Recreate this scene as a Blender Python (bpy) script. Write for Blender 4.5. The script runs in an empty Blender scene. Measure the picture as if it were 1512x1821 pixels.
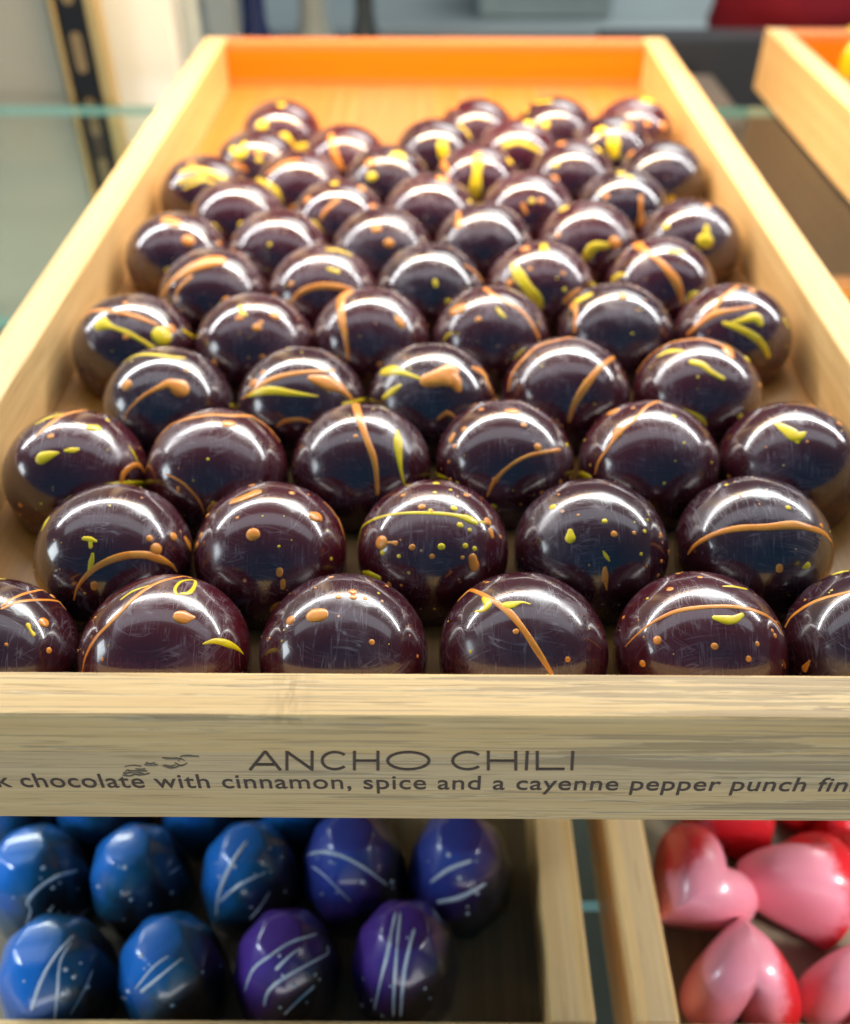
import bpy, bmesh, math, random
from mathutils import Vector, Matrix
random.seed(7)
S = bpy.context.scene
COL = S.collection
# ---------------------------------------------------------------- camera
F, CX, CY = 1700.0, 756.0, 910.5          # focal length and centre, photograph pixels
PITCH, YAW = math.radians(40.0), math.radians(0.36)
CAM = Vector((0, 0, .147))
cd = bpy.data.cameras.new('camera'); cam = bpy.data.objects.new('camera', cd); COL.objects.link(cam)
cd.sensor_fit = 'VERTICAL'; cd.sensor_height = 24.0; cd.lens = 24.0 * F / 1821.0
cd.clip_start = .005; cd.clip_end = 50
cam.location = CAM; cam.rotation_euler = (math.pi/2 - PITCH, 0, YAW)
cd.dof.use_dof = True; cd.dof.focus_distance = .166; cd.dof.aperture_fstop = 7.8
S.camera = cam
# ---------------------------------------------------------------- world, exposure
w = bpy.data.worlds.new('World'); S.world = w; w.use_nodes = True
nt = w.node_tree; bg = nt.nodes['Background']
bg.inputs[1].default_value = .50
_tc = nt.nodes.new('ShaderNodeTexCoord'); _sx = nt.nodes.new('ShaderNodeSeparateXYZ'); nt.links.new(_tc.outputs['Generated'], _sx.inputs[0])
_mr = nt.nodes.new('ShaderNodeMapRange'); _mr.inputs[1].default_value = -.75; _mr.inputs[2].default_value = .35; nt.links.new(_sx.outputs[1], _mr.inputs[0])
_rp = nt.nodes.new('ShaderNodeValToRGB'); nt.links.new(_mr.outputs[0], _rp.inputs[0]); nt.links.new(_rp.outputs[0], bg.inputs[0])
for _e, _c in zip(_rp.color_ramp.elements, ((.018, .27, .50, 1), (.19, .20, .23, 1))): _e.color = _c   # blue added in front, standing in for front-pane reflections; neutral behind
S.view_settings.view_transform = 'Standard'; S.view_settings.look = 'None'
S.view_settings.exposure = 0; S.view_settings.gamma = 1; S.view_settings.use_curve_mapping = False
# ---------------------------------------------------------------- lamps
def area(name, loc, aim, sx, sy, power, col):
    l = bpy.data.lights.new(name, 'AREA'); l.shape = 'RECTANGLE'; l.size = sx; l.size_y = sy
    l.energy = power; l.color = col
    o = bpy.data.objects.new(name, l); COL.objects.link(o); o.location = loc
    o.rotation_euler = (Vector(aim) - Vector(loc)).to_track_quat('-Z', 'Y').to_euler()
    return o
area('case_light_strip', (0, .41, .25), (0, .20, 0), 1.30, .022, 4.2, (1, 1, 1))
area('case_top_diffuser', (0, .25, .36), (0, .25, 0), 1.10, .12, .62, (.84, .91, 1))
area('side_light', (-.58, .12, .12), (0, .18, 0), .14, .22, .75, (.85, .95, 1))
area('warm_back_light', (0, .39, .20), (0, .50, .0), .24, .03, 1.25, (1, .58, .20))
area('lower_rear_fill', (.0, .36, -.012), (.0, .56, -.22), 1.0, .02, .8, (.95, .95, .88)).data.spread = 1.9  # unseen fill added to brighten the rear of the lower level
area('lower_left_light', (-.17, .10, -.012), (-.05, .15, -.11), .03, .012, .08, (.78, .88, 1))
area('lower_right_light', (.20, .05, .03), (.13, .12, -.11), .05, .03, .10, (1, .97, .95)).data.spread = 1.3
area('front_fill', (.05, -.42, -.16), (.02, .09, .0), .70, .22, 1.75, (.98, .93, .90))  # unseen lamp added low in front to lift the lettered face
area('counter_fill', (.4, 1.2, .8), (.3, 1.3, -.1), .8, .6, 9.0, (.92, 1, .98))  # fill added above the counter to brighten the background

# ---------------------------------------------------------------- helpers
def ray(px, py):
    v = Vector(((px-CX)/F, -(py-CY)/F, -1.0)); v.rotate(cam.rotation_euler); return v.normalized()
def at_z(px, py, z):
    d = ray(px, py); return CAM + d * ((z-CAM.z)/d.z)
def at_y(px, py, y):
    d = ray(px, py); return CAM + d * ((y-CAM.y)/d.y)
def link(name, me, mat=None, parent=None, smooth=False):
    o = bpy.data.objects.new(name, me); COL.objects.link(o)
    if mat is not None: me.materials.append(mat)
    if parent: o.parent = parent
    if smooth:
        for p in me.polygons: p.use_smooth = True
    return o
def from_bm(name, bm, mat=None, parent=None, smooth=False):
    bmesh.ops.recalc_face_normals(bm, faces=bm.faces)
    me = bpy.data.meshes.new(name); bm.to_mesh(me); bm.free()
    return link(name, me, mat, parent, smooth)
def tag(o, label=None, cat=None, group=None, kind=None):
    if label: o['label'] = label
    if cat: o['category'] = cat
    if group: o['group'] = group
    if kind: o['kind'] = kind
    return o
def empty(name, loc=(0,0,0), rz=0):
    o = bpy.data.objects.new(name, None); COL.objects.link(o); o.location = loc
    o.rotation_euler = (0,0,rz); o.empty_display_size = .01; return o
def box_bm(x0,x1,y0,y1,z0,z1,bev=0, seg=2):
    bm = bmesh.new(); r = bmesh.ops.create_cube(bm, size=1)
    for v in bm.verts:
        v.co = Vector((x0+(v.co.x+.5)*(x1-x0), y0+(v.co.y+.5)*(y1-y0), z0+(v.co.z+.5)*(z1-z0)))
    if bev: bmesh.ops.bevel(bm, geom=bm.edges[:], offset=bev, segments=seg, affect='EDGES', profile=.5)
    return bm
def lathe(profile, seg=32, rfun=None):
    bm = bmesh.new(); rings = []
    for (r, z) in profile:
        if r < 1e-7: rings.append([bm.verts.new((0,0,z))])
        else:
            rings.append([bm.verts.new(((r*(rfun(2*math.pi*k/seg) if rfun else 1))*math.cos(2*math.pi*k/seg),
                                        (r*(rfun(2*math.pi*k/seg) if rfun else 1))*math.sin(2*math.pi*k/seg), z)) for k in range(seg)])
    for a, b in zip(rings, rings[1:]):
        for k in range(seg):
            k2 = (k+1) % seg
            if len(a) == 1: bm.faces.new((a[0], b[k], b[k2]))
            elif len(b) == 1: bm.faces.new((a[k], a[k2], b[0]))
            else: bm.faces.new((a[k], a[k2], b[k2], b[k]))
    for rg in (rings[0], rings[-1]):
        if len(rg) > 1: bm.faces.new(rg)
    return bm
# ---------------------------------------------------------------- materials
class NT:
    def __init__(s, name):
        s.m = bpy.data.materials.new(name); s.m.use_nodes = True; s.t = s.m.node_tree
        s.b = s.t.nodes['Principled BSDF']; s.out = s.t.nodes['Material Output']
    def n(s, typ, **kw):
        nd = s.t.nodes.new(typ)
        for k, v in kw.items():
            if k.startswith('i_'):
                key = k[2:]; key = int(key) if key.isdigit() else key.replace('_', ' ')
                if hasattr(v, 'is_output'): s.t.links.new(v, nd.inputs[key])
                else: nd.inputs[key].default_value = v
            else: setattr(nd, k, v)
        return nd
    def math(s, op, a, b=0.0, c=0.0, clamp=False):
        nd = s.t.nodes.new('ShaderNodeMath'); nd.operation = op; nd.use_clamp = clamp
        for i, v in enumerate((a, b, c)):
            if hasattr(v, 'is_output'): s.t.links.new(v, nd.inputs[i])
            else: nd.inputs[i].default_value = v
        return nd.outputs[0]
    def mix(s, f, a, b, typ='MIX'):
        nd = s.t.nodes.new('ShaderNodeMix'); nd.data_type = 'RGBA'; nd.blend_type = typ
        for k, v in ((0, f), (6, a), (7, b)):
            if hasattr(v, 'is_output'): s.t.links.new(v, nd.inputs[k])
            else: nd.inputs[k].default_value = v if k == 0 else (*v, 1)
        return nd.outputs[2]
    def ramp(s, v, stops):
        nd = s.t.nodes.new('ShaderNodeValToRGB'); s.t.links.new(v, nd.inputs[0]); e = nd.color_ramp.elements
        while len(e) < len(stops): e.new(.5)
        for q, (p, c) in zip(e, stops): q.position = p; q.color = (*c, 1) if not isinstance(c, float) else (c, c, c, 1)
        return nd.outputs[0]
    def obj(s, sc=(1,1,1), rot=(0,0,0), loc=(0,0,0), src=None):
        if src is None: src = s.n('ShaderNodeTexCoord').outputs['Object']
        mp = s.n('ShaderNodeMapping', i_Vector=src, i_Scale=sc, i_Rotation=rot, i_Location=loc); return mp.outputs[0]
    def noise(s, vec, scale=1.0, detail=3.0, rough=.5, dist=0.0):
        return s.n('ShaderNodeTexNoise', i_Vector=vec, i_Scale=scale, i_Detail=detail, i_Roughness=rough, i_Distortion=dist).outputs[0]
    def set(s, **kw):
        for k, v in kw.items():
            k = k.replace('_', ' ')
            if hasattr(v, 'is_output'): s.t.links.new(v, s.b.inputs[k])
            else: s.b.inputs[k].default_value = (*v, 1) if isinstance(v, tuple) and len(v) == 3 else v
        return s
    def bump(s, h, strength, dist):
        nd = s.n('ShaderNodeBump', i_Height=h, i_Strength=strength, i_Distance=dist); s.t.links.new(nd.outputs[0], s.b.inputs['Normal'])
def plain(name, col, rough=.5, metal=0.0, coat=0.0, var=.12, vs=60.0):
    m = NT(name); v = m.noise(m.obj(), vs, 4)
    f = m.math('MULTIPLY_ADD', v, 2*var, 1-var)
    c = m.mix(1.0, col, (1,1,1), 'MULTIPLY')
    hs = m.n('ShaderNodeHueSaturation', i_Color=c, i_Value=f)
    m.set(Base_Color=hs.outputs[0], Roughness=rough, Metallic=metal, Coat_Weight=coat); return m.m
def bamboo(name, axis, light=(.84,.60,.30), dark=(.70,.45,.19), dash=.35, wear=0.0, strip=.0062, across='y', knuckle=None):
    """laminated bamboo, grain along axis"""
    m = NT(name); src = m.n('ShaderNodeTexCoord').outputs['Object']
    st = {'x': (18, 900, 900), 'y': (900, 18, 900), 'z': (900, 900, 18)}[axis]
    st2 = {'x': (5, 260, 260), 'y': (260, 5, 260), 'z': (260, 260, 5)}[axis]
    st3 = {'x': (55, 1500, 1500), 'y': (1500, 55, 1500), 'z': (1500, 1500, 55)}[axis]
    fine = m.noise(m.obj(st, src=src), 1, 4, .6); broad = m.noise(m.obj(st2, src=src), 1, 3, .5)
    g = m.math('ADD', m.math('MULTIPLY', fine, .55), m.math('MULTIPLY', broad, .45))
    c = m.ramp(g, [(.32, dark), (.5, tuple((a+b)/2 for a, b in zip(light, dark))), (.64, light)])
    # strips of slightly different tone
    sp = m.n('ShaderNodeSeparateXYZ', i_Vector=src)
    idx = m.math('FLOOR', m.math('DIVIDE', sp.outputs[{'x':0,'y':1,'z':2}[across]], strip))
    wn = m.n('ShaderNodeTexWhiteNoise', noise_dimensions='1D', i_W=idx).outputs[0]
    hs = m.n('ShaderNodeHueSaturation', i_Color=c, i_Value=m.math('MULTIPLY_ADD', wn, .16, .92), i_Saturation=m.math('MULTIPLY_ADD', wn, .14, .93))
    c = hs.outputs[0]
    # short dark pores
    d = m.noise(m.obj(st3, src=src), 1, 2, .5)
    dm = m.math('MULTIPLY', m.ramp(d, [(.60, 0.0), (.67, 1.0)]), dash)
    c = m.mix(dm, c, (.36,.20,.07))
    bh = m.math('SUBTRACT', fine, dm)
    if wear > 0:
        # weathered lacquer: flaked patches drawn out along the grain
        fl = m.noise(m.obj({'x':(13,520,520),'y':(330,22,330),'z':(330,330,22)}[axis], src=src), 1, 5, .62, .35)
        area_ = m.math('MULTIPLY_ADD', m.n('ShaderNodeSeparateXYZ', i_Vector=src).outputs[0], 2.6, m.noise(m.obj((14,60,60), src=src), 1, 2))
        fm = m.ramp(m.math('MULTIPLY_ADD', area_, .35, fl), [(.735, 0.0), (.745, 1.0)])
        c = m.mix(m.math('MULTIPLY', fm, .55*wear), c, (.27,.19,.11))
        ln = m.noise(m.obj((26, 3000, 3000), src=src), 1, 3, .7)
        c = m.mix(m.math('MULTIPLY', m.ramp(ln, [(.55, 0.0), (.62, 1.0)]), .75*wear), c, (.32,.21,.12))
        edge = m.ramp(m.math('MULTIPLY_ADD', area_, .35, fl), [(.715, 0.0), (.732, 1.0), (.745, 0.0)])
        c = m.mix(m.math('MULTIPLY', edge, .35*wear), c, (.85,.74,.5))
        bh = m.math('SUBTRACT', bh, m.math('MULTIPLY', fm, .8))
    if knuckle is not None:
        k = m.math('ABSOLUTE', m.math('SUBTRACT', sp.outputs[0], knuckle))
        kn = m.ramp(m.noise(m.obj((900, 260, 260), src=src), 1, 3), [(.42, 0.0), (.6, 1.0)])
        kmask = m.math('MULTIPLY', m.math('GREATER_THAN', sp.outputs[2], .0262), m.math('MULTIPLY', m.math('SUBTRACT', 1.0, m.math('DIVIDE', k, .0045), clamp=True), kn))
        c = m.mix(m.math('MULTIPLY', kmask, .38), c, (.40,.23,.08))
    m.set(Base_Color=c, Roughness=m.math('MULTIPLY_ADD', broad, .2, .36), Specular_IOR_Level=.4)
    m.bump(bh, .22, .0003)
    return m.m
BX = bamboo('bamboo_front_top', 'x', dash=.45, wear=.9, across='z', knuckle=-.0235, strip=.0095)
BXB = bamboo('bamboo_back', 'x', light=(.74,.22,.02), dark=(.66,.18,.015), dash=.15, across='z')
BY = bamboo('bamboo_side', 'y', dash=.3, across='x')
BF = bamboo('bamboo_floor', 'y', light=(.46,.24,.07), dark=(.34,.16,.04), dash=.25, across='x', strip=.012)
BD = bamboo('bamboo_floor_shaded', 'y', light=(.24,.20,.13), dark=(.15,.12,.08), dash=.2, across='x', strip=.012)  # lower tray floors: shade under the upper shelf put into the colour

def chocolate():
    m = NT('dark_chocolate'); src = m.n('ShaderNodeTexCoord').outputs['Object']
    rnd = m.n('ShaderNodeObjectInfo').outputs['Random']
    off = m.n('ShaderNodeCombineXYZ', i_X=m.math('MULTIPLY', rnd, 3.1), i_Y=m.math('MULTIPLY', rnd, 7.3), i_Z=rnd).outputs[0]
    p = m.n('ShaderNodeVectorMath', operation='ADD', i_0=src, i_1=off).outputs[0]
    base = m.mix(rnd, (.034,.0065,.011), (.075,.0055,.010))
    cloud = m.noise(m.obj(src=p), 95, 4, .6, .4)
    # hair scratches: several directions of narrow iso-lines of stretched noise
    lines = None
    for rot, sc, seed in (((.3,.5,.2),(900,60,60),0.), ((1.2,.2,.9),(60,1000,60),3.), ((.5,1.3,2.1),(900,70,70),5.), ((.9,.4,2.7),(60,60,1000),9.)):
        v = m.noise(m.obj(sc, rot, (seed,seed,0), src=p), 1, 1.5, .5, .25)
        l = m.ramp(m.math('ABSOLUTE', m.math('SUBTRACT', v, .5)), [(.0, 1.0), (.020, 0.0)])
        gate = m.ramp(m.noise(m.obj((1,1,1), rot, (seed*2,1,seed), src=p), 210, 1), [(.49, 0.0), (.60, 1.0)])
        l = m.math('MULTIPLY', l, gate)
        lines = l if lines is None else m.math('MAXIMUM', lines, l)
    sc_area = m.ramp(cloud, [(.40, .15), (.62, 1.0)])
    lines = m.math('MULTIPLY', lines, sc_area)
    c = m.mix(m.math('MULTIPLY', lines, .30), base, (.42,.38,.44))
    haze = m.ramp(cloud, [(.48, 0.0), (.74, 1.0)])
    c = m.mix(m.math('MULTIPLY', haze, .09), c, (.30,.24,.32))
    # fine mist of cocoa-butter specks
    vo = m.n('ShaderNodeTexVoronoi', i_Vector=p, i_Scale=430.0)
    sep = m.n('ShaderNodeSeparateColor', i_Color=vo.outputs['Color'])
    rad = m.math('MULTIPLY', sep.outputs[1], .17)
    dot = m.math('MULTIPLY', m.math('LESS_THAN', vo.outputs['Distance'], rad), m.math('LESS_THAN', sep.outputs[0], .16))
    dc = m.mix(m.math('LESS_THAN', sep.outputs[2], .7), (.75,.62,.12), (.80,.42,.20))
    c = m.mix(dot, c, dc)
    ro = m.math('ADD', m.math('MULTIPLY_ADD', haze, .20, .20), m.math('MULTIPLY', lines, .3))
    m.set(Base_Color=c, Roughness=ro, Specular_IOR_Level=.62, Coat_Weight=.85, Coat_Roughness=m.math('MULTIPLY_ADD', haze, .30, .03), Coat_IOR=1.55)
    m.bump(m.math('ADD', m.math('MULTIPLY', cloud, .6), m.math('MULTIPLY', lines, -.2)), .09, .0009)
    return m.m
CHOC = chocolate()
def butter(name, a, b):
    m = NT(name); v = m.noise(m.obj(), 420, 3); m.set(Base_Color=m.mix(m.ramp(v, [(.35,0.0),(.65,1.0)]), a, b), Roughness=.30, Specular_IOR_Level=.5, Coat_Weight=.25, Coat_Roughness=.15)
    m.bump(v, .15, .0004); return m.m
ORANGE = butter('orange_cocoa_butter', (.86,.27,.025), (.92,.36,.05))
YELLOW = butter('yellow_cocoa_butter', (.92,.62,.006), (.96,.74,.015))
WHITE = butter('white_cocoa_butter', (.42,.50,.58), (.56,.62,.68))
INK = plain('burnt_lettering', (.085,.048,.030), .6, var=.25, vs=400)
def glass(name, tint=(.90,.97,.94), refl=1.0):
    m = NT(name); t = m.t
    tr = m.n('ShaderNodeBsdfTransparent', i_Color=(*tint,1)); gl = m.n('ShaderNodeBsdfGlossy', i_Color=(1,1,1,1), i_Roughness=.02)
    fr = m.n('ShaderNodeFresnel', i_IOR=1.52); mx = m.n('ShaderNodeMixShader', i_0=m.math('MULTIPLY', m.math('MULTIPLY', fr.outputs[0], refl), m.math('SUBTRACT', 1.0, m.n('ShaderNodeNewGeometry').outputs['Backfacing'])), i_1=tr.outputs[0], i_2=gl.outputs[0])
    t.links.new(mx.outputs[0], m.out.inputs[0]); t.nodes.remove(m.b); return m.m
GLASS = glass('shelf_glass', (.90,.95,.92))
GEDGE = plain('green_glass_edge', (.22,.42,.38), .12, coat=.8)

# ---------------------------------------------------------------- setting
def quadslab(name, x0,x1,y0,y1,z0,z1, mat, kind='structure'):
    o = from_bm(name, box_bm(x0,x1,y0,y1,z0,z1), mat); tag(o, kind=kind); return o
quadslab('floor', -2.5,2.5,-.6,3.6,-1.02,-1.0, plain('floor_grey', (.22,.23,.23), .5, vs=6, var=.3))
quadslab('case_bottom', -.55,.55,.02,.54,-.36,-.35, plain('case_bottom_grey', (.17,.16,.12), .45, vs=25, var=.35))

# glass shelves
def shelf(name, x0,x1,y0,y1,ztop,th,label):
    bm = box_bm(x0,x1,y0,y1,ztop-th,ztop,.0006,1); o = from_bm(name, bm, GLASS); o.data.materials.append(GEDGE)
    for p in o.data.polygons:
        if abs(p.normal.z) < .5: p.material_index = 1
    tag(o, label, 'glass shelf', 'glass shelves of the case'); return o
shelf('glass_shelf', -.50,.55,.140,.485,-.0008,.006, 'upper clear glass shelf with green edge carrying the large chocolate tray')
shelf('glass_shelf', -.50,.55,.140,.485,-.1168,.007, 'lower glass shelf with green edge below the blue and pink chocolates')

# ---------------------------------------------------------------- trays
TH, HT = .0105, .028
def tray(loc, width, y0, y1, label, wear_front=BX, floor=BF, back=BXB):
    t = empty('bamboo_tray', loc); tag(t, label, 'tray', 'bamboo trays of the display case')
    w2 = width/2; L = y1-y0; ff = .0091
    from_bm('front_wall', box_bm(-w2, w2, 0, ff, 0, HT, .0006), wear_front, t)
    from_bm('back_wall', box_bm(-w2+TH+.0001, w2-TH-.0001, L-TH, L, 0, HT, .0006), back, t)
    for s in (-1, 1):
        xa, xb = sorted((s*w2, s*(w2-TH)))
        from_bm('side_wall', box_bm(xa, xb, ff+.0001, L+.0002, 0, HT+.0001, .0008), BY, t)
    from_bm('bottom_panel', box_bm(-w2+TH, w2-TH, ff, L-TH, .002, .0085), floor, t)
    return t
YF = .0924
main = tray((.0015, YF, 0), .2175, YF, .492, 'large bamboo tray lettered ANCHO CHILI, filled with dark round chocolates')
side = tray((.163+.10875, .105, 0), .2175, .105, .510, 'bamboo tray at the upper right with a yellow chocolate inside')
lowb = tray((.0395-.10875, .0856, -.116), .2175, .0856, .48, 'lower bamboo tray holding blue and purple faceted chocolates', floor=BD)
lowr = tray((.0487+.10875, .0856, -.116), .2175, .0856, .48, 'lower bamboo tray holding pink and red heart chocolates', floor=BD)
front = [c for c in main.children if c.name.startswith('front_wall')][0]

# lettering burnt into the front wall
def ribbon(bm, pts, wd, y, th=.00012):
    """flat stroke in the x-z plane, slightly proud of the wall"""
    n = len(pts); L = []
    for i, p in enumerate(pts):
        a = Vector(pts[max(i-1,0)]); b = Vector(pts[min(i+1,n-1)]); d = (b-a).normalized(); nn = Vector((-d.y, d.x))
        L.append((Vector(p)+nn*wd/2, Vector(p)-nn*wd/2))
    F_ = [(bm.verts.new((a.x, y-th, a.y)), bm.verts.new((b.x, y-th, b.y))) for a, b in L]
    K = [(bm.verts.new((a.x, y+th, a.y)), bm.verts.new((b.x, y+th, b.y))) for a, b in L]
    for i in range(n-1):
        bm.faces.new((F_[i][0], F_[i][1], F_[i+1][1], F_[i+1][0]))
        bm.faces.new((F_[i][0], F_[i+1][0], K[i+1][0], K[i][0])); bm.faces.new((F_[i][1], K[i][1], K[i+1][1], F_[i+1][1]))
    for e in (0, -1): bm.faces.new((F_[e][0], K[e][0], K[e][1], F_[e][1]))
def fp(px, py):   # pixel on the lettered face -> local x,z of the tray
    p = at_y(px, py, YF); return (p.x-main.location.x, p.z)
bm = bmesh.new()
def letter(ch, x0, x1, y0=1335.5, y1=1369):
    m_ = (x0+x1)/2; h = y1-y0; i = 2.6
    if ch == 'A': ss = [[(x0+1,y1),(m_,y0)], [(m_,y0),(x1-1,y1)], [(x0+10,y1-h*.30),(x1-10,y1-h*.30)]]
    elif ch == 'N': ss = [[(x0+i,y1),(x0+i,y0)], [(x0+i,y0+1),(x1-i,y1-1)], [(x1-i,y1),(x1-i,y0)]]
    elif ch == 'H': ss = [[(x0+i,y1),(x0+i,y0)], [(x0+i,(y0+y1)/2),(x1-i,(y0+y1)/2)], [(x1-i,y1),(x1-i,y0)]]
    elif ch == 'I': ss = [[(m_-1,y1),(m_+1,y0)]]
    elif ch == 'L': ss = [[(x0+i,y0),(x0+i,y1)], [(x0,y1-2.0),(x1+11,y1-2.0)]]
    elif ch == 'O': ss = [[(m_+(x1-x0-i*2)/2*math.cos(a), (y0+y1)/2+(h/2-1.5)*math.sin(a)) for a in [k*math.pi/16 for k in range(33)]]]
    elif ch == 'C': ss = [[(m_+3+(x1-x0-i)/2*math.cos(a), (y0+y1)/2+(h/2-1.5)*math.sin(a)) for a in [.75+k*(2*math.pi-1.5)/24 for k in range(25)]]]
    for k, s_ in enumerate(ss): ribbon(bm, [fp(*q) for q in s_], .0005, -.00002*(k+1))
for ch, a, b in (('A',444,500),('N',508,558),('C',569,617),('H',628,675),('O',687,766),('C',801,857),('H',866,920),('I',933,941),('L',953,993),('I',1013,1023)):
    letter(ch, a, b)
from_bm('tray_title', bm, INK, front)
cu = bpy.data.curves.new('t', 'FONT'); cu.body = 'dark chocolate with cinnamon, spice and a cayenne pepper punch finish'
cu.size = .01; cu.extrude = .01; cu.offset = .00007; cu.space_character = 1.06
to = bpy.data.objects.new('t', cu); COL.objects.link(to)
dg = bpy.context.evaluated_depsgraph_get(); me = bpy.data.meshes.new_from_object(to.evaluated_get(dg)); bpy.data.objects.remove(to)
xs = [v.co.x for v in me.vertices]; ax0, ax1 = min(xs), max(xs)
tx0, tz0 = fp(-78, 1398.5); tx1, _ = fp(1572, 1397); _, tz1 = fp(700, 1378.5)
zs = max(v.co.y for v in me.vertices)
for v in me.vertices:
    v.co = Vector((tx0+(v.co.x-ax0)/(ax1-ax0)*(tx1-tx0), -.00008 if v.co.z > 0 else .0002, tz0+v.co.y/zs*(tz1-tz0)))
link('tray_caption', me, INK, front)
# scuffed, scorched patch on the face
bm = bmesh.new(); rs = random.Random(3)
for k in range(18):
    x = 215+rs.random()*110; y = 1371-(x-225)*.25+rs.uniform(-9,7); L_ = rs.uniform(8,34); b_ = rs.uniform(-5,5)
    ribbon(bm, [fp(x+L_*u, y+b_*math.sin(u*3)) for u in (0,.25,.5,.75,1)], rs.uniform(.00008,.00028), -.00004-.000004*k)
from_bm('scorch_mark', bm, plain('scorch', (.34,.25,.16), .7, var=.4, vs=700), front)

# ---------------------------------------------------------------- dark chocolates
R, ZC = .0149, .0161
rows = [
 [(-14,1025),(296,1018),(612,1015),(930,1012),(1243,1012),(1546,1010)],
 [(205,858),(483,853),(770,848),(1050,847),(1338,843)],
 [(137,724),(388,722),(643,713),(897,706),(1152,710),(1402,713)],
 [(300,615),(537,612),(768,607),(1005,597),(1238,598)],
 [(240,520),(455,520),(660,510),(873,507),(1093,500),(1300,503)],
 [(382,440),(575,435),(765,433),(960,428),(1173,423)],
 [(318,375),(497,372),(680,368),(860,362),(1043,358),(1225,355)],
 [(425,318),(603,318),(765,308),(937,305),(1105,300)],
 [(367,275),(535,268),(690,258),(848,258),(1015,250),(1175,250)],
 [(460,230),(615,222),(775,212),(918,213),(1085,205)],
 [(502,180),(847,178),(985,175),(1125,175)]]
desc = [
 ['crossed thin orange lines','yellow loop and orange arc','single yellow cap and orange dots','orange stripe crossing yellow drops','purple sheen and orange arc','reddish side and orange curve'],
 ['yellow top band and orange bow','round orange dots','yellow thread and many dots','yellow drop and small specks','plain top and orange arc'],
 ['short yellow dashes','orange cap line','orange streak and yellow teardrop','many small orange dots','orange beaded thread','single yellow chip'],
 ['fat orange comma','orange and yellow brush strokes','broad orange patch','two slanting orange lines','yellow flecks and orange rim'],
 ['round yellow bead','small orange dots','vertical orange line','large orange dot','yellow orange smear','two yellow curls'],
 ['broad orange swipe','low orange bow','nearly bare shell','thick yellow slash','slanting orange stripe'],
 ['dull orange blots','yellow right rim','two orange dots','one orange drip','yellow drop at right','yellow bead in front'],
 ['yellow right edge','orange flecks','faint orange top','small orange tick','orange drip in front'],
 ['tangled yellow strands','yellow hood','yellow and orange dots','long yellow drip','bare front','plain reddish front'],
 ['heavy yellow splashes','orange vertical line','yellow orange drip','yellow curl in front','yellow patches'],
 ['yellow top spot','yellow lower edge','thin yellow left line','raised yellow top spot']]
nth = ['leftmost','second from left','third from left','fourth from left','fifth from left','rightmost']
rown = ['front row','second row','third row','fourth row','fifth row','sixth row','seventh row','eighth row','ninth row','tenth row','back row']
prof = []
ab = math.asin((ZC-.0086)/R)
for k in range(0, 41):
    a = math.pi/2 - k/40*(math.pi/2+ab)
    prof.append(((R*math.cos(a) if a > 0 else R*math.cos(a)**.45) if k else 0, R*math.sin(a)))
prof.append((prof[-1][0]*.985, prof[-1][1]-.0001))
bm = lathe(prof, 64); ball_me = None
balls = []
for ri, row in enumerate(rows):
    for ci, (x, yt) in enumerate(row):
        yc = (yt+45.4)/.9123
        p = at_z(x, yc, ZC)
        if ball_me is None:
            o = from_bm('dark_chocolate', bm, CHOC, None, True); ball_me = o.data
        else:
            o = bpy.data.objects.new('dark_chocolate', ball_me); COL.objects.link(o)
        o.location = p; o.rotation_euler.z = 0
        n = nth[ci] if ci < len(row)-1 else 'rightmost'
        lab = f'dark chocolate with {desc[ri][ci]}, {n} in {rown[ri]}'+('' if ri in (0,10) else ' from front')
        q_ = 1.03+min(ri, 5)*.009; o.scale = (q_*random.uniform(.99,1.01), q_*random.uniform(.99,1.01), random.uniform(.925,.965))
        tag(o, lab, 'chocolate', 'dark round chocolates in the large tray')
        balls.append((o, p.copy()))
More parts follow.
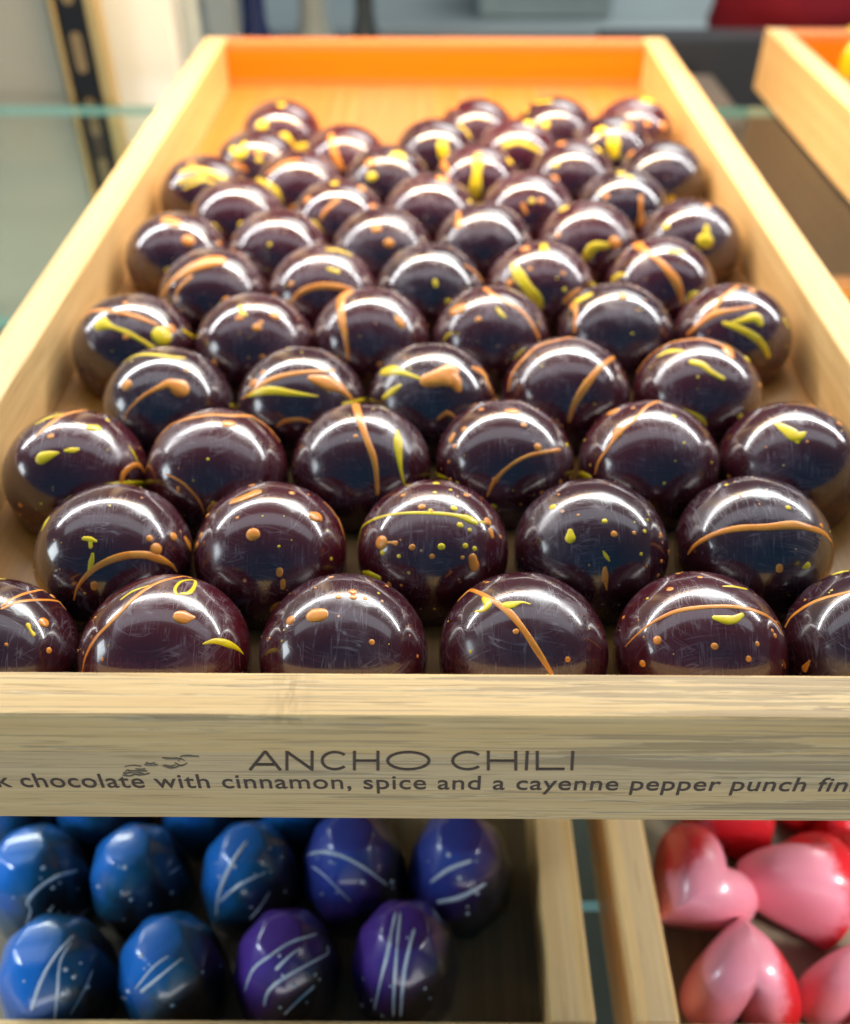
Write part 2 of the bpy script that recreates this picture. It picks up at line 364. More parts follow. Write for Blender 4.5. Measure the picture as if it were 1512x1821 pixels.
# strokes of cocoa butter, traced per chocolate ---------------------------------
def hit(d, c, r=R):
    oc = CAM-c; b = oc.dot(d); q = b*b-(oc.dot(oc)-r*r)
    return None if q < 0 else -b-math.sqrt(q)
def onto(px, py, c):
    d = ray(px, py); t = hit(d, c)
    if t is None:
        t0 = (c-CAM).dot(d); p = CAM+d*t0; n = (p-c).normalized(); n = (n - d*.10).normalized()
        return n
    return (CAM+d*t-c).normalized()
OFF = {'A':(0,0),'C':(0,420),'D':(756,420),'E':(0,820),'F':(756,820),'B':(756,0)}
ST = '''
E o 0,505,8 40,480,10 90,462,10 170,450,8
E o 0,515,8 60,492,12 140,488,12 200,497,10 240,518,5
E y 0,403,14 15,408,6
E o 180,479,24
E o 148,567,36
E o 167,667,20
E y 93,575,16 100,592,12 112,608,16
E o 296,748,8 310,680,12 345,615,16 400,555,18 470,480,18 540,430,16 610,408,14 675,402,10
E y 430,480,10 470,452,14 525,432,8
E y 625,462,12 618,445,12 635,422,12 665,415,12 690,420,12 685,440,14 668,458,16 640,460,12
E o 638,541,48 655,542,48 683,543,14
E y 718,638,6 760,630,20 800,640,24 835,658,16 860,682,4
E o 303,590,6 315,565,16 330,545,6
E y 1300,395,18 1325,402,38 1355,410,20
E o 1115,532,54 1140,530,54
E o 1035,552,36
E o 1253,450,30
E o 1255,468,26
E o 1203,467,22
E o 1296,474,16
E o 1373,436,16
E o 1390,431,18
E o 1320,628,20
E o 1178,402,18
E o 962,530,4 975,508,14 992,490,4
F o 100,470,8 130,452,16 180,452,20 240,478,22 300,520,24 350,580,22 400,660,20 430,710,18 450,745,14
F y 185,522,8 215,515,16 228,495,34 215,475,24
F y 290,498,34 310,496,30 345,486,12 375,492,6
F o 326,590,20
F o 505,692,20
F o 225,421,16
F o 720,655,4 760,610,8 820,560,12 900,520,16 1000,503,18 1110,503,16 1190,525,16 1240,560,14 1270,612,6
F y 1035,540,20 1075,548,32 1105,545,30 1130,530,16
F y 1065,432,8 1100,434,14 1145,445,10
F o 878,444,24
F o 833,624,30
F o 1033,641,22
F o 781,711,24
F o 1150,687,20
F o 1181,634,16
F o 1242,608,18
F o 1233,590,14
F o 983,402,18
F o 905,388,18
F o 819,402,14
F o 714,553,16
F o 1290,590,10 1310,555,14 1360,515,14 1420,485,14 1512,460,14
F y 1455,392,14 1480,385,28 1508,390,14
F o 1355,735,24 1375,705,6
E y 215,155,8 250,125,20 300,108,24 360,90,26 430,76,22 500,78,18 545,92,32 570,102,20
E o 485,86,16
E o 268,485,6 285,430,12 340,370,20 420,332,26 500,325,26 555,340,26 600,365,14 620,390,6
E o 548,306,42
E y 300,265,14 322,268,18 340,275,10
E y 322,270,14 322,295,12
E y 330,320,8 325,350,16 318,385,10
E o 525,268,24
E o 608,264,32
E o 650,275,24 662,300,32 668,315,16
E o 337,430,24 337,440,22
E y 155,245,6 168,215,20 180,195,8
E o 830,132,32 870,118,42 910,100,44
E o 895,78,24
E o 900,245,46
E o 1110,186,42 1125,188,42
E o 1035,103,22
E o 720,257,26
E o 708,292,22
E o 742,187,22
E o 745,165,20 765,150,28 778,142,12
E o 993,375,22 993,387,22
E o 1005,415,18 1005,438,16
E o 1162,128,8 1185,180,16 1205,225,12 1220,278,6
E y 1172,340,14
E y 990,288,10
E o 845,187,12
E y 1272,300,4 1280,260,6 1310,215,10 1370,185,12 1440,172,12 1512,170,14 1572,173,14 1622,180,16 1665,194,34 1688,206,20
E o 1362,280,52
E o 1385,278,10 1400,278,12 1412,280,20
E o 1469,293,22
E y 1366,316,20
E y 1423,327,14
E o 1502,148,26
E o 1436,110,16
F y 30,47,10 57,50,22 85,55,10
F y 40,68,26
F o 99,63,22
F y 125,70,12
F o 144,110,22
F y 102,154,24
F y 122,214,22
F y 155,232,14
F y 58,291,24
F y 140,289,20
F y 172,300,18
F o 130,331,14
F o 26,326,18
F o 165,335,34 172,365,40
F o 218,205,34
F y 188,203,8 215,210,12
F o 228,240,26 232,255,24
F y 245,155,26
F y 284,235,12
F o 262,262,14
F y 35,98,14
F y 90,90,12
F y 20,160,14
F y 540,58,12 570,50,30 598,56,20
F y 462,154,26
F y 522,238,18 522,262,38
F y 640,201,18
F o 672,247,22
F o 740,244,14
F y 776,239,14
F o 830,256,20
F o 866,321,22
F o 831,350,14
F y 635,310,6 645,328,12 655,343,4
F o 640,370,12 640,400,20 645,450,3
F o 760,130,12 790,140,18 810,165,14 820,200,6
F o 505,57,16
F o 472,66,14
F o 409,104,14
F y 763,321,12
F o 945,328,4 975,290,14 1040,250,20 1120,228,22 1220,222,24 1310,215,30 1360,225,26 1410,245,20 1435,275,14 1442,305,4
F o 1260,365,22 1260,375,22
F y 1355,362,26 1340,368,8
F y 1043,54,20
F o 1091,54,14
F y 1079,77,14
F o 1128,113,12
F y 1293,153,18
F o 1405,220,18
C o 130,695,10 170,660,20 220,625,20 300,608,14
C y 130,655,12 170,635,18 220,620,8
C o 178,697,22
C o 202,668,12
C y 315,668,30 335,670,34
C y 375,645,16
C y 150,775,44 175,765,30 202,757,10
C y 230,748,12 255,747,20 272,744,10
C y 450,740,6 465,765,10 480,795,5
C o 425,865,18 435,835,22 465,810,22 490,815,18 515,860,8
E o 80,150,18
C o 555,725,6 590,680,14 650,645,18 740,625,18 820,628,20 890,635,18 950,665,14 1003,715,10
C o 800,655,34 815,655,36
C y 810,602,12 845,610,18 862,612,8
C o 600,835,8 660,870,10 710,930,8 730,980,4
E o 640,85,14 640,97,12
C o 1105,490,26 1150,505,52 1200,525,46 1225,550,26 1250,578,10
C o 1265,590,28 1280,640,28 1300,700,24 1325,770,20 1335,830,16 1340,905,14
C y 1215,588,12 1265,580,16 1300,580,10
C y 1408,680,10 1410,720,38 1412,770,26 1420,830,12 1430,870,8
C o 1265,697,14
D o 125,650,10 135,625,12 165,600,20 220,585,14 285,568,14
D o 303,610,36 317,610,36
D o 205,605,20
D o 147,675,22
D o 110,700,24 103,715,28
D o 115,738,20
D o 350,657,20
D o 397,736,28
D o 225,915,6 250,860,14 300,805,12 370,765,12 470,748,16
D o 253,855,22
D o 480,670,22
D o 470,650,14
D y 495,735,18
D y 45,765,4 55,735,14 70,712,4
D o 95,795,10
D o 835,580,20 790,600,14 755,640,12 720,672,14 695,688,44 670,730,12 630,790,10 615,840,6
D o 680,620,46 665,625,30
D y 885,595,10 930,615,22 970,640,30 990,660,26
D y 885,632,18
D o 745,605,14
D y 1255,658,14 1290,680,34 1325,702,44 1355,690,8
D y 1320,705,30 1328,722,14
D y 1113,632,20
D o 1378,593,22
D o 1440,630,16
D o 1470,660,20
C y 440,445,6 480,420,16 530,412,20 590,418,18 650,425,10
C o 445,650,4 465,605,8 510,560,14 560,530,18 600,515,36 635,530,64
C o 455,520,40
C o 772,444,24
C o 660,468,16
C o 800,490,14
C o 870,570,6 900,545,12 950,505,20 1010,480,20 1080,468,18 1180,465,14
C y 885,560,8 930,540,34 980,535,30 1050,545,18 1125,555,6
C o 908,512,38
C o 940,472,22
C o 930,420,16
C o 1268,497,24
C o 990,665,8 1020,645,16 1070,640,14 1115,655,8
C y 1370,475,30 1400,468,42 1440,475,20 1500,495,10
C y 1375,565,16 1400,545,30 1430,520,12
D o 10,500,50 50,490,74 90,465,60
D o 60,490,60 95,500,60 112,530,30
D o 165,460,16 195,480,38 210,510,22 230,560,10
D o 45,640,10 75,618,16 105,635,8
C o 1350,447,20
D o 310,545,8 320,490,14 360,430,16 420,380,16 530,350,12
D o 512,650,10 530,590,18 570,520,24 620,455,20 670,420,14
D y 310,430,6 335,405,14 350,395,6
D o 740,475,8 780,430,12 850,385,16 930,362,18 1000,360,16 1060,380,16
D o 1075,390,44 1085,415,30
D y 840,420,14 880,400,24 925,398,12
D y 955,435,20 990,445,26 1020,470,18 1058,493,16
D y 1140,430,28
D o 1183,525,22
C o 300,290,12 320,265,20 360,252,18 430,260,16 490,278,16 548,303,10
C y 365,300,50 400,310,16 450,330,14 500,360,14 535,385,18
C y 567,345,68
C o 598,322,34
C y 640,330,12 675,358,10
C o 447,345,18
C o 443,227,18
C y 855,240,16 862,262,20 875,270,10
C o 853,280,26
C o 972,273,34
C o 912,315,30
C o 925,297,16
C o 802,222,30
C o 1000,240,10 1030,225,16
C o 990,205,20
C o 1235,200,56 1218,225,36 1222,290,26 1235,350,18 1245,430,10
C o 1412,290,30 1420,302,34
D o 115,257,46 132,250,46
D o 193,285,20
D y 255,245,8 270,265,14 282,278,8
D o 215,178,20 270,215,14 330,250,14 370,300,16 395,355,14
D y 75,370,4 90,345,10 108,335,6
D y 78,225,22
D y 585,170,26
D y 550,222,36 590,200,30
D o 535,238,34 545,260,20 540,330,12
D o 490,225,16 520,195,20 545,180,8
D o 705,200,34
D o 945,345,12 985,305,22 1030,270,28 1090,255,16 1170,240,10
D o 1035,250,14 1065,210,16 1115,170,14
D y 1090,300,10 1130,290,20 1175,280,38 1190,300,24
D y 1070,300,14 1120,320,20 1170,350,24 1200,385,22 1215,420,16
D y 925,225,10 945,205,28 970,195,8
D o 1165,185,28
D y 1270,290,14 1285,320,8
C o 590,200,10 620,150,24 680,105,48 740,80,62 775,75,50
C o 635,220,12 640,180,14 680,135,16
C o 830,45,8 880,70,12 900,95,6
C y 598,113,20
C y 1160,38,14 1200,42,24 1240,60,14
C o 1240,50,10 1290,85,14 1325,130,8
C o 1045,225,12 1075,190,20 1130,168,26 1200,170,24 1250,185,12
C y 1165,105,12 1195,115,18
C o 1043,160,20
D o 130,95,6 165,120,10 190,160,12
D y 35,150,14 37,165,14
D y 320,95,20 340,130,38 370,175,36 400,215,36 405,245,24
D o 362,35,32
D y 425,20,24 425,40,30
D o 310,158,28
D o 487,122,16
D o 378,105,14
D y 490,180,14
D o 760,25,34 810,60,16 850,95,24 890,150,26 905,200,22 910,235,10
D y 680,150,16 700,135,20 722,130,10
D y 870,45,16 910,50,20
A o 590,770,40 620,780,40
A o 665,845,40
A y 765,795,20 785,815,14
A o 770,860,18
A o 1050,745,46
A y 1120,790,30 1140,820,32
A y 860,795,28
A y 960,860,14
A o 1340,803,32
A o 1382,855,32
B o 125,750,14 125,795,26
B y 500,735,36
B o 600,755,14
B y 580,900,30 600,870,36 640,865,24
B o 670,855,44
B o 480,830,20
B y 860,715,28 875,700,20
B y 790,820,24 775,835,14
B y 865,800,24
B y 995,850,52
B y 1000,800,18 1000,830,24
B o 1005,725,24
A y 900,635,18 940,640,22 985,670,24 1005,715,18
A o 1145,770,10 1160,740,14 1200,700,16
A o 1100,700,28
A y 1190,640,28
A o 1280,660,30
A o 1320,730,30
B o 60,625,46
B y 150,710,20
B o 350,720,14 360,750,12
B y 380,705,20
B o 410,705,20
B o 465,630,26
B y 700,605,26
B y 730,620,26
B o 765,690,16 765,740,12 765,790,30
B o 650,690,18
A y 650,600,18 700,590,24 760,610,22 820,640,14
A y 640,640,12 720,610,14
A o 680,570,28
A o 740,570,20 850,580,16 880,600,8
A y 660,660,10 720,630,14 760,640,10
A y 940,570,14 1000,545,24 1080,525,34 1150,550,26 1200,600,16
A o 960,610,14 1010,570,16 1060,555,10
A y 1415,545,52
A o 1320,570,34
A y 1325,620,34
B y 190,560,36 185,610,32 180,660,44 182,690,20
B o 192,542,26
B y 295,570,28
B y 470,575,22
B o 490,500,28
B y 615,525,34
B o 740,540,26
A y 830,520,24 860,540,36 870,500,20
A y 1010,490,44 1030,510,30
A y 920,560,20
A o 920,530,34
A o 1180,470,20 1190,530,24 1215,590,18
B y 60,510,36 65,550,32
B o 70,575,24 90,605,16
B y 370,430,40
B y 430,440,28
B y 290,510,18 340,500,18 400,530,14
B y 630,455,36
B y 670,500,44 675,545,28
B o 720,440,36
A y 1000,365,26
A y 935,440,42
B o 110,375,24
B y 130,440,34 150,480,18
B y 400,360,14 450,352,14
B y 370,390,18
B y 790,348,50
B o 840,440,28
B o 790,430,20
'''
def catmull(pts, k=6):
    if len(pts) < 3:
        a, b = pts[0], pts[-1]; return [a+(b-a)*(i/4) for i in range(5)]
    P = [pts[0]]+pts+[pts[-1]]; out = []
    for i in range(1, len(P)-2):
        for j in range(k):
            t = j/k; a, b, c, d = P[i-1], P[i], P[i+1], P[i+2]
            out.append(.5*((2*b)+(c-a)*t+(2*a-5*b+4*c-d)*t*t+(3*b-a-3*c+d)*t**3))
    out.append(pts[-1]); return out
def surf_stroke(bm, samples, place, lift=.42, nv=10):
    """samples: list of (dir, radius, tangent offset) on a curved surface; place(dir, h)->point"""
    rings = []
    for n, t, r, back in samples:
        side = n.cross(t).normalized(); ring = []
        for k in range(nv):
            a = 2*math.pi*k/nv
            ring.append(bm.verts.new(place(n, t*back + side*math.cos(a)*r, math.sin(a)*r*lift)))
        rings.append(ring)
    for a, b in zip(rings, rings[1:]):
        for k in range(nv): bm.faces.new((a[k], a[(k+1)%nv], b[(k+1)%nv], b[k]))
    bm.faces.new(rings[0]); bm.faces.new(rings[-1])
def stroke_on(bm, pts, c, rad, ontof, lift=.42):
    """pts: (px,py,full width px)"""
    if len(pts) == 1:
        x, y, w_ = pts[0]; pts = [(x-.3, y, w_), (x+.3, y, w_)]
    v = [Vector((p[0], p[1], p[2])) for p in pts]
    s = catmull(v); N = [ontof(p.x, p.y) for p in s]
    rr = [max(p.z, 1.2)/2 * (c-CAM).length*.965/F for p in s]
    T = []
    for i in range(len(s)):
        t = N[min(i+1, len(s)-1)]-N[max(i-1, 0)]
        if t.length < 1e-7: t = Vector((1,0,0))
        t = (t - N[i]*t.dot(N[i])).normalized(); T.append(t)
    sm = []
    for q in (1.45, 1.2, .8, .4): sm.append((N[0], T[0], rr[0]*math.cos(q), -rr[0]*math.sin(q)))
    for i in range(len(s)): sm.append((N[i], T[i], rr[i], 0.))
    for q in (.4, .8, 1.2, 1.45): sm.append((N[-1], T[-1], rr[-1]*math.cos(q), rr[-1]*math.sin(q)))
    # height follows the local width
    def place(n, off, h): return (n*rad+off).normalized()*(rad+h)
    surf_stroke(bm, sm, place, lift)
acc = {}
rs = random.Random(11)
for ln in ST.strip().splitlines():
    q = ln.split(); ox, oy = OFF[q[0]]
    pts = [tuple(float(a) for a in s_.split(',')) for s_ in q[2:]]
    pts = [(ox+a/2, oy+b/2, w_/2) for a, b, w_ in pts]
    # the chocolate this stroke lies on: first one hit near the middle of the stroke
    best = None
    for mp in [pts[len(pts)//2]]+pts:
        d = ray(mp[0], mp[1])
        for i, (o, c) in enumerate(balls):
            t = hit(d, c)
            if t is not None and (best is None or t < best[0]): best = (t, i)
        if best: break
    if best is None:
        mp = pts[len(pts)//2]; d = ray(mp[0], mp[1])
        best = (0, min(range(len(balls)), key=lambda i: ((balls[i][1]-CAM)-d*(balls[i][1]-CAM).dot(d)).length))
    i = best[1]; c = balls[i][1]
    if (i, q[1]) not in acc: acc[(i, q[1])] = bmesh.new()
    # irregular width so that no stroke is a perfect tube
    if len(pts) > 2: pts = [(a, b, w_*rs.uniform(.88, 1.12)) for a, b, w_ in pts]
    stroke_on(acc[(i, q[1])], pts, c, R, lambda x, y: onto(x, y, c), .21)
# tiny droplets beside the strokes
for i, (o, c) in enumerate(balls):
    for col_ in ('o', 'y'):
        k = rs.randint(3, 8) if c.y < .30 else 3
        for _ in range(k):
            if (i, col_) not in acc: acc[(i, col_)] = bmesh.new()
            th = rs.uniform(0, 2*math.pi); z = rs.uniform(-.1, .98); s_ = math.sqrt(1-z*z)
            n = Vector((s_*math.cos(th), s_*math.sin(th), z)); r_ = rs.choice((.00012,.00016,.0002,.0003))
            t = n.cross(Vector((.3,.5,.8))).normalized()
            sm = [(n, t, r_*math.cos(q), r_*math.sin(q)) for q in (-1.4,-.9,-.4,0,.4,.9,1.4)]
            surf_stroke(acc[(i, col_)], sm, lambda n, off, h: (n*R+off).normalized()*(R+h), .5, 8)
for (i, col_), b in acc.items():
    from_bm('orange_drizzle' if col_ == 'o' else 'yellow_drizzle', b, ORANGE if col_ == 'o' else YELLOW, balls[i][0], True)

# ---------------------------------------------------------------- faceted blue and purple chocolates on the lower shelf
def gem_mesh():
    bm = bmesh.new(); N = 7
    for r, z, off in ((.0052,.0248,0),(.0100,.0192,.5),(.0120,.0110,0),(.0126,.0040,.5),(.0122,0,.5)):
        for k in range(N):
            a = 2*math.pi*(k+off)/N; bm.verts.new((r*math.cos(a), r*math.sin(a), z))
    bmesh.ops.convex_hull(bm, input=bm.verts[:])
    bmesh.ops.dissolve_limit(bm, angle_limit=.03, verts=bm.verts[:], edges=bm.edges[:])
    bmesh.ops.bevel(bm, geom=bm.edges[:], offset=.0008, segments=3, affect='EDGES', profile=.5, clamp_overlap=True)
    return bm
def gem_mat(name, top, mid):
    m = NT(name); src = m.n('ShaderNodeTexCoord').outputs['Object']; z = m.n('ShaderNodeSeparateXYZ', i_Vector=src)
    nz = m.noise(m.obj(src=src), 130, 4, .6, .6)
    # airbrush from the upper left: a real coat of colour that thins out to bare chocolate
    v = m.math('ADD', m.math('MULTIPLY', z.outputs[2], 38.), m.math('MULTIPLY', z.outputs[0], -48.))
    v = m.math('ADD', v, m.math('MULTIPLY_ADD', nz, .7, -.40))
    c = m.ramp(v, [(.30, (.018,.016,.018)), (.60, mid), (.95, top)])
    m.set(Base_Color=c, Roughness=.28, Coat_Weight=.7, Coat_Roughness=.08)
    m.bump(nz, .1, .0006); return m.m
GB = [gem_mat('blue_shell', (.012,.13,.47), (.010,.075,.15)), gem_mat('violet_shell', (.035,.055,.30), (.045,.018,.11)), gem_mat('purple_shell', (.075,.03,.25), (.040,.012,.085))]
ZG = -.116+.0087
gm = gem_mesh(); gem0 = None
gems = [ # px, py of centre, material, label
 (72,1568,0,'royal blue faceted chocolate with bent white line, leftmost of the farther row'),
 (250,1562,0,'cobalt faceted chocolate without white stripes, second of the farther row'),
 (448,1560,0,'teal blue faceted chocolate with white V stripes, middle of the farther row'),
 (630,1545,1,'blue violet faceted chocolate with a long white arc, fourth of the farther row'),
 (817,1548,1,'purple brown faceted chocolate with two pale bands, rightmost of the farther row'),
 (105,1740,0,'bright blue faceted chocolate with white inverted V, leftmost of the nearer row'),
 (308,1730,0,'blue faceted chocolate with two short white dashes, second of the nearer row'),
 (512,1722,2,'purple faceted chocolate with several slanting white lines, third of the nearer row'),
 (722,1710,2,'deep purple faceted chocolate with long upright white lines, rightmost of the nearer row'),
 (20,1430,0,'dark blue chocolate half hidden under the tray front, at the left picture edge'),
 (190,1425,0,'dark teal chocolate mostly hidden under the lettered tray, left of centre'),
 (370,1422,0,'dark teal chocolate mostly hidden behind the V striped one'),
 (545,1420,0,'dark teal chocolate mostly hidden behind the white arc one'),
]
gemobj = []
for (x, y, mi, lab) in gems:
    p = at_z(x, y, ZG+.011); me_ = None
    if gem0 is None:
        base = from_bm('faceted_chocolate', gm, None, None, False); gem0 = base.data; o = base
        for p_ in gem0.polygons: p_.use_smooth = True
    else:
        o = bpy.data.objects.new('faceted_chocolate', gem0); COL.objects.link(o)
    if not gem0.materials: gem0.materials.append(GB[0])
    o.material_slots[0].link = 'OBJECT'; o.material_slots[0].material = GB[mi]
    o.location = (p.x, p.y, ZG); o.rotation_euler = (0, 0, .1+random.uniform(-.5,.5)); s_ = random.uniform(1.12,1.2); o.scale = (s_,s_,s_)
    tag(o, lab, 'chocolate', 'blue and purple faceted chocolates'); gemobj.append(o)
bpy.context.view_layer.update()
# white lines, traced on the shells
GS = '''
0 80,850,8 85,800,8 110,720,10 100,690,14 140,640,16 200,600,16 280,575,10
0 120,830,6 160,750,10 190,700,8
1 600,590,12 645,560,8
2 770,735,8 780,660,16 820,560,22 880,470,14
2 780,690,10 850,630,16 950,580,8
3 1095,520,10 1150,510,16 1230,530,16 1300,570,14 1380,630,6
4 1555,690,20 1640,670,26 1730,620,16
4 1530,620,10 1600,570,20 1680,540,14
5 110,1075,16 150,960,16 205,870,12 265,805,10
5 195,1110,10 205,1000,14 215,900,12 255,830,8
6 500,1010,16 560,960,12 650,885,8
7 870,1010,6 900,930,12 960,880,12 1040,830,12 1130,800,8
7 940,1060,10 960,1000,14 1040,940,14 1170,870,8
7 980,930,16 1030,880,10 1070,850,6
7 1010,1090,8 1060,1040,14 1120,985,10
6 480,1000,6 540,925,9 600,880,6
8 1345,1000,6 1385,860,9 1400,740,6
5 250,1090,6 300,1000,8 330,930,6
2 890,750,8 930,700,10 960,650,6
0 230,770,6 280,740,9 325,705,6
3 1110,560,8 1160,600,8 1250,690,6
8 1330,1080,8 1370,900,14 1410,720,10
8 1400,1100,10 1405,950,16 1425,720,10
8 1425,1100,10 1440,930,18 1475,780,14
'''
from mathutils.bvhtree import BVHTree
gacc = {}
for ln in GS.strip().splitlines():
    q = ln.split(); i = int(q[0]); o = gemobj[i]
    pts = [tuple(float(a) for a in s_.split(',')) for s_ in q[1:]]; pts = [(a/2, 1260+b/2, w_/2) for a, b, w_ in pts]
    if i not in gacc:
        bmx = bmesh.new(); bmx.from_mesh(gem0); bmx.transform(o.matrix_world); gacc[i] = (BVHTree.FromBMesh(bmx), bmesh.new()); bmx.free()
    tree, bm = gacc[i]; inv = o.matrix_world.inverted()
    rings = []; prev = None
    for p in catmull([Vector(a) for a in pts], 8):
        d = ray(p.x, p.y); h, n, _, dist = tree.ray_cast(CAM, d)
        if h is None:
            t0 = (o.location+Vector((0,0,.01))-CAM).dot(d); h, n, _, dist = tree.find_nearest(CAM+d*t0)
        rings.append((h, n, p.z*.36*(h-CAM).length/F))
    vr = []
    for k, (h, n, r) in enumerate(rings):
        t = (rings[min(k+1,len(rings)-1)][0]-rings[max(k-1,0)][0]); t = t.normalized() if t.length > 1e-8 else Vector((1,0,0))
        s_ = n.cross(t).normalized(); f_ = .15 if k in (0, len(rings)-1) else 1
        vr.append([bm.verts.new(inv @ (h+s_*math.cos(a)*r*f_+n*math.sin(a)*r*.6*f_)) for a in [2*math.pi*j/8 for j in range(8)]])
    for a, b in zip(vr, vr[1:]):
        for k in range(8): bm.faces.new((a[k], a[(k+1)%8], b[(k+1)%8], b[k]))
    bm.faces.new(vr[0]); bm.faces.new(vr[-1])
rs = random.Random(5)
for i, (tree, bm) in gacc.items():
    o = gemobj[i]; inv = o.matrix_world.inverted()
    for _ in range(9):
        d = ((o.location+Vector((rs.uniform(-.011,.011), rs.uniform(-.012,.004), rs.uniform(.004,.022))))-CAM).normalized()
        h, n, _i, dist = tree.ray_cast(CAM, d)
        if h is None: continue
        r_ = rs.choice((.0003,.0004,.0006)); t = n.cross(Vector((.3,.5,.8))).normalized(); s_ = n.cross(t); vr = []
        for q in (-1.3,-.7,0,.7,1.3):
            vr.append([bm.verts.new(inv @ (h+t*math.sin(q)*r_+s_*math.cos(a)*r_*math.cos(q)+n*math.sin(a)*r_*.6*math.cos(q))) for a in [2*math.pi*j/8 for j in range(8)]])
        for a, b in zip(vr, vr[1:]):
            for k in range(8): bm.faces.new((a[k], a[(k+1)%8], b[(k+1)%8], b[k]))
        bm.faces.new(vr[0]); bm.faces.new(vr[-1])
for i, (tree, bm) in gacc.items(): from_bm('white_drizzle', bm, WHITE, gemobj[i], True)

# ---------------------------------------------------------------- heart chocolates
def heart_mesh(w_=.0305, H=.020):
    bm = bmesh.new(); N = 64; M = 18; rings = []
    out = []
    for k in range(N):
        t = 2*math.pi*k/N
        x = 16*math.sin(t)**3; y = 13*math.cos(t)-5*math.cos(2*t)-2*math.cos(3*t)-math.cos(4*t)
        out.append(Vector((x/32*w_, (y+2.)/32*w_*1.02)))
    # soften the outline
    for _ in range(16): out = [(out[k-1]+out[k]*2+out[(k+1)%N])/4 for k in range(N)]
    for j in range(M+1):
        u = j/M; ph = u*math.pi/2; s_ = math.cos(ph)**.82 if j < M else 0; z = .001+H*math.sin(ph)
        if j == M: rings.append([bm.verts.new((0,0,z))]); break
        
        bl = s_**1.3; q = []
        for k, p in enumerate(out):
            a = math.atan2(p.x, p.y); e = Vector((w_*.40*math.sin(a), w_*.40*math.cos(a))); q.append(e.lerp(p, bl)*s_)
        rings.append([bm.verts.new((p.x, p.y, z)) for p in q])
    bot = [bm.verts.new((p.x*.96, p.y*.96, 0)) for p in out]
    rings.insert(0, bot)
    for a, b in zip(rings, rings[1:]):
        for k in range(N):
            k2 = (k+1)%N
            if len(b) == 1: bm.faces.new((a[k], a[k2], b[0]))
            else: bm.faces.new((a[k], a[k2], b[k2], b[k]))
    bm.faces.new(bot); return bm
def heart_mat(sg, off, nm):
    m = NT(nm); src = m.n('ShaderNodeTexCoord').outputs['Object']; sp = m.n('ShaderNodeSeparateXYZ', i_Vector=src)
    nz = m.noise(m.obj(src=src), 90, 4, .6); fine = m.noise(m.obj(src=src), 900, 2)
    v = m.math('ADD', m.math('MULTIPLY', sp.outputs[0], 85.*sg), m.math('MULTIPLY_ADD', nz, 1.1, off))
    v = m.math('ADD', v, m.math('MULTIPLY_ADD', fine, .25, -.12))
    c = m.ramp(v, [(.30, (.80,.27,.34)), (.62, (.56,.012,.018))])
    m.set(Base_Color=c, Roughness=.36, Coat_Weight=.4, Coat_Roughness=.1); m.bump(fine, .06, .0003); return m.m
HM = heart_mat(1, .08, 'pink_and_red_shell'); HM2 = heart_mat(-1, -.62, 'pink_shell_red_flank'); HM3 = heart_mat(.3, .35, 'red_shell'); h0 = None
hearts = [ # px, py, z-rot, tiltx, tilty, scale, label
 (1315,1728, math.pi-.1, -.12, 0, 1.08, 'pink heart chocolate in front with tip pointing away and red right flank'),
 (1228,1570, -.9, .25, .35, 1.12, 'pink and red heart chocolate leaning against the left tray wall'),
 (1415,1580, .45, .25, .2, 1.12, 'tilted pink heart chocolate with big red upper side, centre of the group'),
 (1530,1755, 2.6, 0, 0, 1.0, 'pale pink heart chocolate cut by the right picture edge at the bottom'),
 (1310,1455, .4, .1, .1, 1.0, 'deep red heart chocolate behind the group under the lettered tray'),
 (1510,1560, 1.0, .1, .1, .95, 'red heart chocolate at the right picture edge behind the tilted one'),
 (1480,1440, 2.2, .1, .1, .95, 'dark red heart chocolate farthest back at the right'),
]
for (x, y, rz, tx, ty, s_, lab) in hearts:
    p = at_z(x, y, ZG+.008)
    if h0 is None: o = from_bm('heart_chocolate', heart_mesh(), HM, None, True); h0 = o.data
    else: o = bpy.data.objects.new('heart_chocolate', h0); COL.objects.link(o)
    o.rotation_mode = 'XYZ'; o.rotation_euler = (tx, ty, rz); o.scale = (s_,)*3
    o.material_slots[0].link = 'OBJECT'; o.material_slots[0].material = HM3 if lab.startswith(('red', 'deep red', 'dark red')) else (HM2 if 'right flank' in lab or 'pale' in lab or 'leaning' in lab else HM)
    M = o.rotation_euler.to_matrix(); lo = min((M @ v.co).z for v in h0.vertices)*s_
    o.location = (p.x, p.y, ZG-lo); tag(o, lab, 'chocolate', 'pink and red heart chocolates')

# yellow chocolate in the far right tray
m_ = plain('yellow_shell', (.80,.62,.01), .25, coat=.6)
for (x, y) in ((1530,100),):
    p = at_z(x, y, .016); o = from_bm('yellow_chocolate', lathe([(r, z+.0075) for r, z in prof], 48), m_, None, True)
    o.location = (p.x, p.y, .0087); tag(o, 'bright yellow chocolate inside the tray at the far right', 'chocolate')

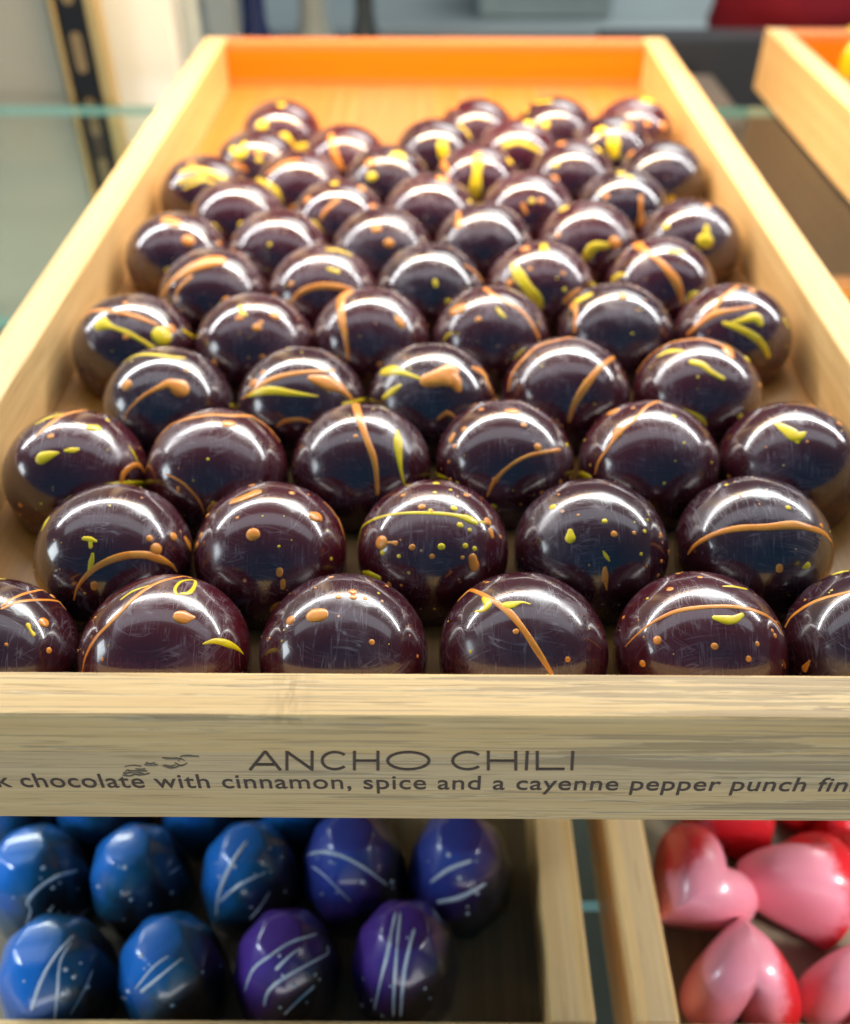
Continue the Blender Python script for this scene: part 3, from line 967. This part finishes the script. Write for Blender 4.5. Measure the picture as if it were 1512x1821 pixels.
# ---------------------------------------------------------------- shelf uprights and things behind
BLACK = plain('black_metal', (.012,.012,.013), .35, metal=.3); BRASS = plain('brass_edge', (.62,.46,.20), .32, metal=.6)
SLOT = plain('slot_bronze', (.22,.16,.08), .4, metal=.3)
def upright(x, y, label):
    t = empty('slotted_upright', (x, y, -.349)); tag(t, label, 'shelf upright')
    from_bm('channel', box_bm(-.007,.007,0,.010,0,.68,.0004,1), BLACK, t)
    for a, b in ((-.0092,-.0072),(.0072,.0125)): from_bm('brass_edging', box_bm(a,b,-.001,.010,0,.68,.0004,1), BRASS, t)
    for k in range(12):
        z = .25+k*.030
        bm = bmesh.new(); vs = []
        for j in range(24):
            a = 2*math.pi*j/24; vs.append((.0027*math.cos(a), (.0065 if math.sin(a) > 0 else -.0065)+.0027*math.sin(a)))
        f = bm.faces.new([bm.verts.new((px_, -.0007, z+pz)) for px_, pz in vs]); r = bmesh.ops.extrude_face_region(bm, geom=[f])
        for v in r['geom']:
            if isinstance(v, bmesh.types.BMVert): v.co.y += .0006
        from_bm('slot', bm, SLOT, t)
    return t
upright(-.169, .492, 'black slotted shelf upright with brass edges at the upper left')
o = from_bm('wall_panel', box_bm(-.56,-.183,.503,.515,-.35,.30,.001,1), plain('beige_wall', (.29,.28,.22), .6, vs=12, var=.15))
tag(o, 'plain beige back panel left of the slotted upright', 'panel')
o = from_bm('white_panel', box_bm(-.172,-.133,.535,.56,-.35,.30,.002,1), plain('white_lacquer', (.84,.92,.92), .35, vs=12, var=.04))
tag(o, 'bright white vertical panel just right of the slotted upright', 'panel')
o = from_bm('metal_post', box_bm(-.122,-.104,.56,.575,-.35,.30,.002,1), plain('blue_grey_metal', (.26,.33,.38), .3, metal=.4))
tag(o, 'narrow blue grey metal post behind the left tray corner', 'post')
o = from_bm('counter', box_bm(-.9,1.6,1.15,1.9,-1.0,-.12,.01,2), plain('grey_counter', (.34,.38,.38), .4, vs=5, var=.35))
tag(o, 'blurred grey green counter behind the display case', 'counter')
def bottle(x, y, z, r, h, mat, label):
    bm = lathe([(0,0),(r,0),(r*1.02,h*.05),(r,h*.62),(r*.75,h*.72),(r*.4,h*.8),(r*.38,h*.97),(r*.42,h),(0,h)], 32)
    o = from_bm('bottle', bm, mat, None, True); o.location = (x, y, z); tag(o, label, 'bottle'); return o
def on_counter(px, py):
    return at_z(px, py, -.12)
p = at_y(455, 60, .78); bottle(p.x, .78, -.35, .022, .40, plain('navy_plastic', (.03,.05,.20), .3), 'dark blue bottle standing behind the rear rim at left')
p = at_y(560, 60, .80); bottle(p.x, .80, -.35, .026, .40, plain('frosted_pale', (.46,.56,.56), .35), 'pale frosted bottle right of the blue bottle behind the tray')
p = at_y(650, 60, .80); bottle(p.x, .80, -.35, .018, .40, plain('grey_dark', (.06,.08,.09), .35), 'slim dark grey bottle behind the middle of the rear rim')
p = at_y(985, 20, 1.1)
o = from_bm('storage_box', box_bm(p.x-.075,p.x+.075,1.18,1.3,-.1199,.03,.006,2), plain('pale_teal_plastic', (.46,.56,.54), .4)); tag(o, 'pale teal storage box on the far counter behind the tray', 'box')
# pale glassy divider between the white panel and the post
o = from_bm('glass_divider', box_bm(-.136,-.125,.565,.580,-.35,.30,.001,1), plain('pale_blue_glass', (.50,.62,.70), .15, coat=.5)); tag(o, 'pale blue glass divider edge beside the white panel', 'panel')
# dark box and brown carton
p = at_y(1250, 100, .62)
o = from_bm('carton', box_bm(p.x-.035,p.x+.03,.60,.70,-.349,-.045,.003,2), plain('brown_carton', (.20,.14,.09), .6)); tag(o, 'brown cardboard carton standing behind the gap between the trays', 'box')
o = from_bm('case_back_rail', box_bm(.12,.52,.73,.76,-.36,-.03,.002,1), plain('dark_rail', (.05,.05,.055), .4)); tag(o, 'dark horizontal rail behind the brown carton', 'rail')
# red cloth bag
bm = bmesh.new(); bmesh.ops.create_icosphere(bm, subdivisions=4, radius=.07)
from mathutils import noise as mn
for v in bm.verts:
    d = 1+.22*mn.noise(v.co*22)+.07*mn.noise(v.co*60); v.co = Vector((v.co.x*1.05*d, v.co.y*.8*d, v.co.z*1.25*d))
p = at_y(1490, 20, .80)
o = from_bm('red_bag', bm, plain('red_cloth', (.42,.015,.03), .8), None, True); o.location = (p.x, .86, p.z-.01)
tag(o, 'crumpled red cloth bag at the top right behind the tray', 'bag')
o = from_bm('stand', box_bm(p.x-.10,p.x+.12,.79,.95,-1.0,p.z-.075,.004,1), plain('stand_grey', (.12,.12,.12), .5)); tag(o, 'low grey stand carrying the red bag', 'stand')
